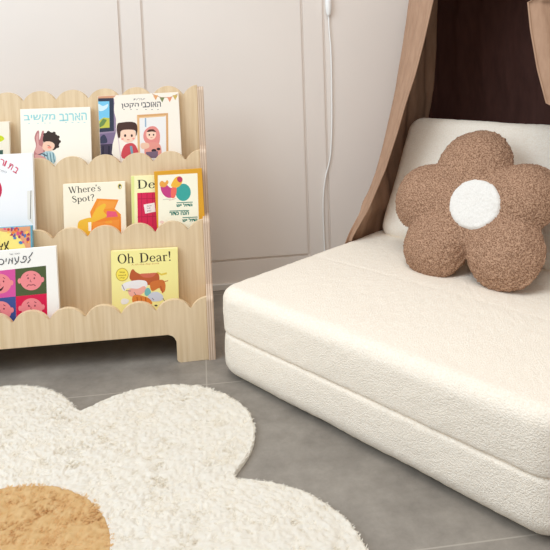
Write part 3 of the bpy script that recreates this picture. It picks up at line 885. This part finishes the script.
# ------------------------------------------------------------------ canopy
def canopy():
    nt_ = -SV+np.array([0, 0, 1])*((.60-.50)/(.9-.228))       # leaning plane the front edges hang in
    def table(ps, off):
        P = lsz(0, .50+off, .228)
        t = sorted([to_ls(onp(x, y, P, nt_)) for x, y in ps], key=lambda q: q[2])
        return np.array(t)
    hem = table([(433, 0), (428.5, 20), (424, 40), (415, 75), (405, 105), (398, 130), (385, 170), (368, 210), (351, 239)], 0)
    sil = []
    for x, y in [(410, 0), (407.5, 20), (404, 50), (396, 100), (387.5, 140), (380, 168), (372, 190), (360, 215), (345, 240)]:
        off = .03
        for _ in range(6):
            q = to_ls(onp(x, y, lsz(0, .50+off, .228), nt_))
            t = min(max((q[2]-.235)/.25, 0), 1); off = .15*t*t*(3-2*t)
        sil.append((*q, off))
    sil = np.array(sorted(sil, key=lambda q: q[2]))
    hr = table([(528, 0), (531, 30), (538, 70), (548, 108)], 0)
    lc = -.335
    zs = np.concatenate([np.linspace(.2285, .95, 60), np.linspace(.97, 1.5, 22)])
    def at(tb, z):
        s_top = (tb[-1, 0]-tb[-4, 0])/(tb[-1, 2]-tb[-4, 2])
        if z > tb[-1, 2]: return tb[-1, 0]+(z-tb[-1, 2])*s_top*.8
        return np.interp(z, tb[:, 2], tb[:, 0])
    V = []; nu = 220
    cols = None
    for z in zs:
        s0 = .50+(z-.228)*(.10/.672)
        hl = at(hem, z); sl = at(sil, z)
        hrr = np.interp(z, hr[:, 2], hr[:, 0]) if z >= hr[0, 2] and z <= hr[-1, 2] else 2*lc-hl
        if z > .93:
            t = min((z-.93)/.22, 1); t = t*t*(3-2*t)
            hl += (lc+.004-hl)*t; hrr += (lc-.004-hrr)*t
        sr = 2*lc-sl+(hrr-(2*lc-hl))
        sl = max(sl, hl+.012); sr = min(sr, hrr-.012)
        of = np.interp(z, sil[:, 2], sil[:, 3])
        s_back = 1.0-.10*np.clip((z-.6)/.9, 0, 1)
        ss = s0+of
        t = min(max((.31-z)/.07, 0), 1); sm = sl+(max(sl, .067)-sl)*t; sn_ = sr+(sl-sm)   # the cloth falls past the seat edge
        td = t
        ctrl = [(hl, s0), (hl+(sl-hl)*.55, s0+of*.4), (sl, ss), (sm, ss+(s_back-ss)*.3), (sm-.015*(1-t), ss+(s_back-ss)*.65), (sl-.09, s_back-.03), (lc, s_back),
                (sr+.09, s_back-.03), (sn_+.015*(1-t), ss+(s_back-ss)*.65), (sn_, ss+(s_back-ss)*.3), (sr, ss), (hrr+(sr-hrr)*.55, s0+of*.4), (hrr, s0)]
        ctrl = np.array(ctrl)
        # catmull-rom
        pts = []
        k = len(ctrl)
        for u in np.linspace(0, k-1.0001, nu):
            i = int(u); t = u-i
            p0 = ctrl[max(i-1, 0)]; p1 = ctrl[i]; p2 = ctrl[min(i+1, k-1)]; p3 = ctrl[min(i+2, k-1)]
            pts.append(.5*(2*p1+(p2-p0)*t+(2*p0-5*p1+4*p2-p3)*t*t+(3*p1-p0-3*p2+p3)*t**3))
        pts = np.array(pts)
        tg = np.gradient(pts, axis=0); tg /= np.linalg.norm(tg, axis=1, keepdims=True)
        nn = np.column_stack([-tg[:, 1], tg[:, 0]])
        arc_l = np.concatenate([[0], np.cumsum(np.linalg.norm(np.diff(pts, axis=0), axis=1))]); arc_l /= arc_l[-1]
        fold = .0045*np.sin(arc_l*2*math.pi*19+.5*math.sin(z*3))+.0025*np.sin(arc_l*2*math.pi*34+1.3+z)
        env = np.clip(arc_l*30, 0, 1)*np.clip((1-arc_l)*30, 0, 1)
        pts = pts+nn*(fold*env)[:, None]
        for l, s in pts:
            e = min(max((abs(l-(LA+LB)/2)-(MW/2-.030))/.031, 0), 1)      # how far over the rounded seat edge
            V.append(lsz(l, s, z-td*.030*(1-math.sqrt(1-e*e))))
    V = np.array(V); m = len(zs)
    A = V.reshape(m, nu, 3)
    return A, zs, hem
A, zs, hem = canopy()
can = thing('bed_canopy', 'tan tent canopy with shade coloured into its inside, hanging over the back of the sofa', 'canopy', tuple(lsz(-.335, .75, .228)))
ORG = lsz(-.335, .75, .228)
def strip(name, A, mat, th=.0012):
    m, n, _ = A.shape
    V = A.reshape(-1, 3)-ORG
    Fc = [(i*n+j, i*n+j+1, (i+1)*n+j+1, (i+1)*n+j) for i in range(m-1) for j in range(n-1)]
    o = mesh_np(name, V, Fc, mat, True, can)
    md = o.modifiers.new('cloth_thickness', 'SOLIDIFY'); md.thickness = th; md.offset = 0
    return o
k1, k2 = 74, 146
o = strip('drape', A[:, :k1], M_cloth); o['label'] = 'tan drape on the left of the opening'
o = strip('drape', A[:, k2-1:], M_cloth); o['label'] = 'tan drape on the right of the opening'
o = strip('shaded_back', A[:, k1-1:k2], M_cloth_shade); o['label'] = 'back of the canopy cloth, coloured dark for the shade inside'  # back of the tent: its shade is put into the cloth colour
# stitched hems of the two front edges
for j in (0, -1):
    e = A[:, j]-ORG
    V = []; Fc = []
    for i, p in enumerate(e):
        for a in range(6):
            V.append(p+.0028*(math.cos(a*math.pi/3)*LV+math.sin(a*math.pi/3)*SV))
    for i in range(len(e)-1):
        for a in range(6):
            Fc.append((i*6+a, i*6+(a+1) % 6, (i+1)*6+(a+1) % 6, (i+1)*6+a))
    mesh_np('hem', V, Fc, M_cloth, True, can)

# ------------------------------------------------------------------ cable with inline switch
def tube(pts, r, n=8, closed=True):
    pts = [np.array(p, float) for p in pts]
    V = []; Fc = []
    for i, p in enumerate(pts):
        t = pts[min(i+1, len(pts)-1)]-pts[max(i-1, 0)]; t /= np.linalg.norm(t)
        a = np.cross(t, (0, 1, 0)); a /= np.linalg.norm(a); b_ = np.cross(t, a)
        rr_ = r[i] if hasattr(r, '__len__') else r
        for k in range(n):
            V.append(p+rr_*(math.cos(2*math.pi*k/n)*a+math.sin(2*math.pi*k/n)*b_))
    for i in range(len(pts)-1):
        for k in range(n):
            Fc.append((i*n+k, i*n+(k+1) % n, (i+1)*n+(k+1) % n, (i+1)*n+k))
    Fc += [tuple(range(n))[::-1], tuple(range((len(pts)-1)*n, len(pts)*n))]
    return np.array(V), Fc
YC = YWALL-.006
cpx = [(328.3, -60), (328.4, -20), (328.6, 14), (329.3, 30), (331, 52), (331.6, 80), (331.9, 110), (331.7, 132), (330.7, 153), (328.6, 165), (326, 175), (323.8, 190), (323.2, 207), (323.6, 226), (324.6, 249), (325, 275)]
def smooth_path(ps, n=5):
    o = []
    k = len(ps)
    for i in range(k-1):
        p0, p1, p2, p3 = [np.array(ps[min(max(i+j-1, 0), k-1)], float) for j in range(4)]
        for q_ in range(n):
            t = q_/n
            o.append(.5*(2*p1+(p2-p0)*t+(2*p0-5*p1+4*p2-p3)*t*t+(3*p1-p0-3*p2+p3)*t**3))
    o.append(np.array(ps[-1], float))
    return o
cp = [onp(x, y, (0, YC, 0), (0, 1, 0)) for x, y in smooth_path(cpx)]
cab = thing('lamp_cable', 'thin white cable with oval inline switch hanging down the panelled wall', 'cable', tuple(cp[-1]))
V, Fc = tube(cp, .0026)
mesh_np('cable', V-cp[-1], Fc, M_plastic, True, cab)
sc = onp(328.4, 4, (0, YWALL-.011, 0), (0, 1, 0))
V = []; Fc = []; n1, n2 = 20, 14
for i in range(n2+1):
    a = math.pi*(i/n2-.5)
    for k in range(n1):
        t = 2*math.pi*k/n1
        ca = abs(math.cos(a))**.8
        V.append(sc+np.array([.0108*ca*math.cos(t), .0095*ca*math.sin(t), .041*math.sin(a)])-cp[-1])
for i in range(n2):
    for k in range(n1): Fc.append((i*n1+k, i*n1+(k+1) % n1, (i+1)*n1+(k+1) % n1, (i+1)*n1+k))
so = mesh_np('inline_switch', V, Fc, M_plastic, True, cab)

# ------------------------------------------------------------------ rug
RC = np.array([-.37, .98])
PET = [(51.2, .398, .210), (110, .402, .211), (171, .391, .207), (230, .391, .207), (289, .391, .207), (349.5, .395, .219)]
def rug_R(th):
    R = np.zeros_like(th)
    for ang, d, p in PET:
        a = th-math.radians(ang)
        sn = d*np.sin(a); ok = (np.abs(sn) < p) & (np.cos(a) > 0)
        R = np.maximum(R, np.where(ok, d*np.cos(a)+np.sqrt(np.maximum(p*p-sn*sn, 0)), 0))
    return R
tt = np.linspace(0, 2*math.pi, 720, endpoint=False)
RR = rug_R(tt)
for _ in range(34): RR = (np.roll(RR, 1)+2*RR+np.roll(RR, -1))/4
rug = thing('flower_rug', 'cream shaggy flower shaped rug with ochre centre on grey floor tiles', 'rug', (RC[0], RC[1], 0))
def rug_layer(name, mat, f0, f1, nr, label=None):
    """dense woven pile between two fractions of the outline, a lumpy field"""
    n = 1500
    th = np.linspace(0, 2*math.pi, n, endpoint=False)
    R = np.interp(th, np.append(tt, 2*math.pi), np.append(RR, RR[0]))
    r0 = f0(R); r1 = f1(R)
    rows = []
    for k in range(nr):
        f = k/(nr-1); r = r0+(r1-r0)*f
        X, Y = r*np.cos(th), r*np.sin(th)
        rows.append(np.column_stack([X, Y, 0*X]))
    V = np.concatenate(rows)
    h = .0125+.0022*vnoise(V, 190)+.0016*vnoise(V+4, 90)+.0012*vnoise(V+8, 30)
    V[:, 2] = h
    V[-n:, 2] = .001
    Fc = [(i*n+j, (i+1)*n+j, (i+1)*n+(j+1) % n, i*n+(j+1) % n) for i in range(nr-1) for j in range(n)]
    return mesh_np(name, V, Fc, mat, True, rug)
rug_layer('pile', M_rug, lambda R: R*0+.196, lambda R: R-.003, 150)
o = rug_layer('centre_pile', M_ochre, lambda R: R*0+.001, lambda R: R*0+.199, 70)
o['label'] = 'ochre round centre'
def pile(name, P, mat, len0, width):
    """tufts standing at the 2-D points P"""
    N = len(P)
    P3 = np.column_stack([P, np.zeros(N)])
    # combed in patches
    a = vnoise(P3, 9)*2.0+vnoise(P3+5, 30)*2.5+rng.normal(0, 1.2, N)
    lean = .55+.2*np.abs(vnoise(P3+9, 14))+rng.random(N)*.3
    ln = len0*(.8+.4*rng.random(N)+.22*vnoise(P3+3, 30))
    d = np.column_stack([np.cos(a), np.sin(a)])
    b0 = np.column_stack([P, np.full(N, .0085)])
    w_a = a+math.pi/2+rng.normal(0, .35, N)               # yarn ends lie over, flat side up
    wd = np.column_stack([np.cos(w_a), np.sin(w_a), np.zeros(N)])*(width/2)
    mid = b0+np.column_stack([d*(ln*lean*.45)[:, None], ln*.36])
    tip = b0+np.column_stack([d*(ln*lean)[:, None], ln*.62*np.sqrt(np.maximum(1-(lean*.8)**2, .2))])
    wd2 = np.column_stack([np.cos(w_a+.8), np.sin(w_a+.8), np.zeros(N)])*(width/2)
    V = np.stack([b0-wd, b0+wd, mid-wd2*.95, mid+wd2*.95, tip-wd2*.45, tip+wd2*.45], 1).reshape(-1, 3)
    base = (np.arange(N)*6)[:, None]
    Fq = np.concatenate([base+np.array([[0, 1, 3, 2]]), base+np.array([[2, 3, 5, 4]])], 0)
    me = bpy.data.meshes.new(name)
    me.vertices.add(len(V)); me.vertices.foreach_set('co', V.astype(np.float32).ravel())
    me.loops.add(len(Fq)*4); me.loops.foreach_set('vertex_index', Fq.astype(np.int32).ravel())
    me.polygons.add(len(Fq)); me.polygons.foreach_set('loop_start', (np.arange(len(Fq))*4).astype(np.int32))
    me.polygons.foreach_set('loop_total', np.full(len(Fq), 4, np.int32))
    me.materials.append(mat)
    me.update(calc_edges=True)
    return link_mesh(name, me, rug, 'stuff')
NP = 430000
xy = (rng.random((NP, 2))-.5)*1.3
r_ = np.hypot(xy[:, 0], xy[:, 1]); th_ = np.arctan2(xy[:, 1], xy[:, 0]) % (2*math.pi)
Rt = np.interp(th_, np.append(tt, 2*math.pi), np.append(RR, RR[0]))
inside = r_ < Rt-.004
cen = r_ < .198
pile('pile_tufts', xy[inside & ~cen], M_rug, .0072, .0019)
pile('pile_tufts', xy[inside & cen], M_ochre, .0085, .0021)['label'] = 'ochre tufts of the round centre'

# ------------------------------------------------------------------ light
w = bpy.data.worlds.new('world'); scn.world = w; w.use_nodes = True
bg = w.node_tree.nodes['Background']
bg.inputs[0].default_value = (1, .95, .895, 1); bg.inputs[1].default_value = .64
def area(name, loc, target, sx, sy, power, col):
    la = bpy.data.lights.new(name, 'AREA'); la.shape = 'RECTANGLE'; la.size = sx; la.size_y = sy; la.energy = power; la.color = col
    o = bpy.data.objects.new(name, la); COL.objects.link(o); o.location = loc
    o.rotation_euler = (Vector(target)-Vector(loc)).to_track_quat('-Z', 'Y').to_euler()
    return o
area('window_daylight', (-1.6, .5, 1.9), (-.1, 2.1, .6), 1.6, 1.6, 44, (.76, .89, 1))
area('ceiling_lamp', (.1, .5, 2.4), (.1, 1.05, 0), 1.2, 1.0, 24, (1, .97, .93))

scn.cycles.max_bounces = 16
scn.cycles.diffuse_bounces = 10
scn.view_settings.view_transform = 'Standard'
scn.view_settings.look = 'None'
scn.view_settings.gamma = 1
scn.view_settings.exposure = -.16
scn.view_settings.use_curve_mapping = False
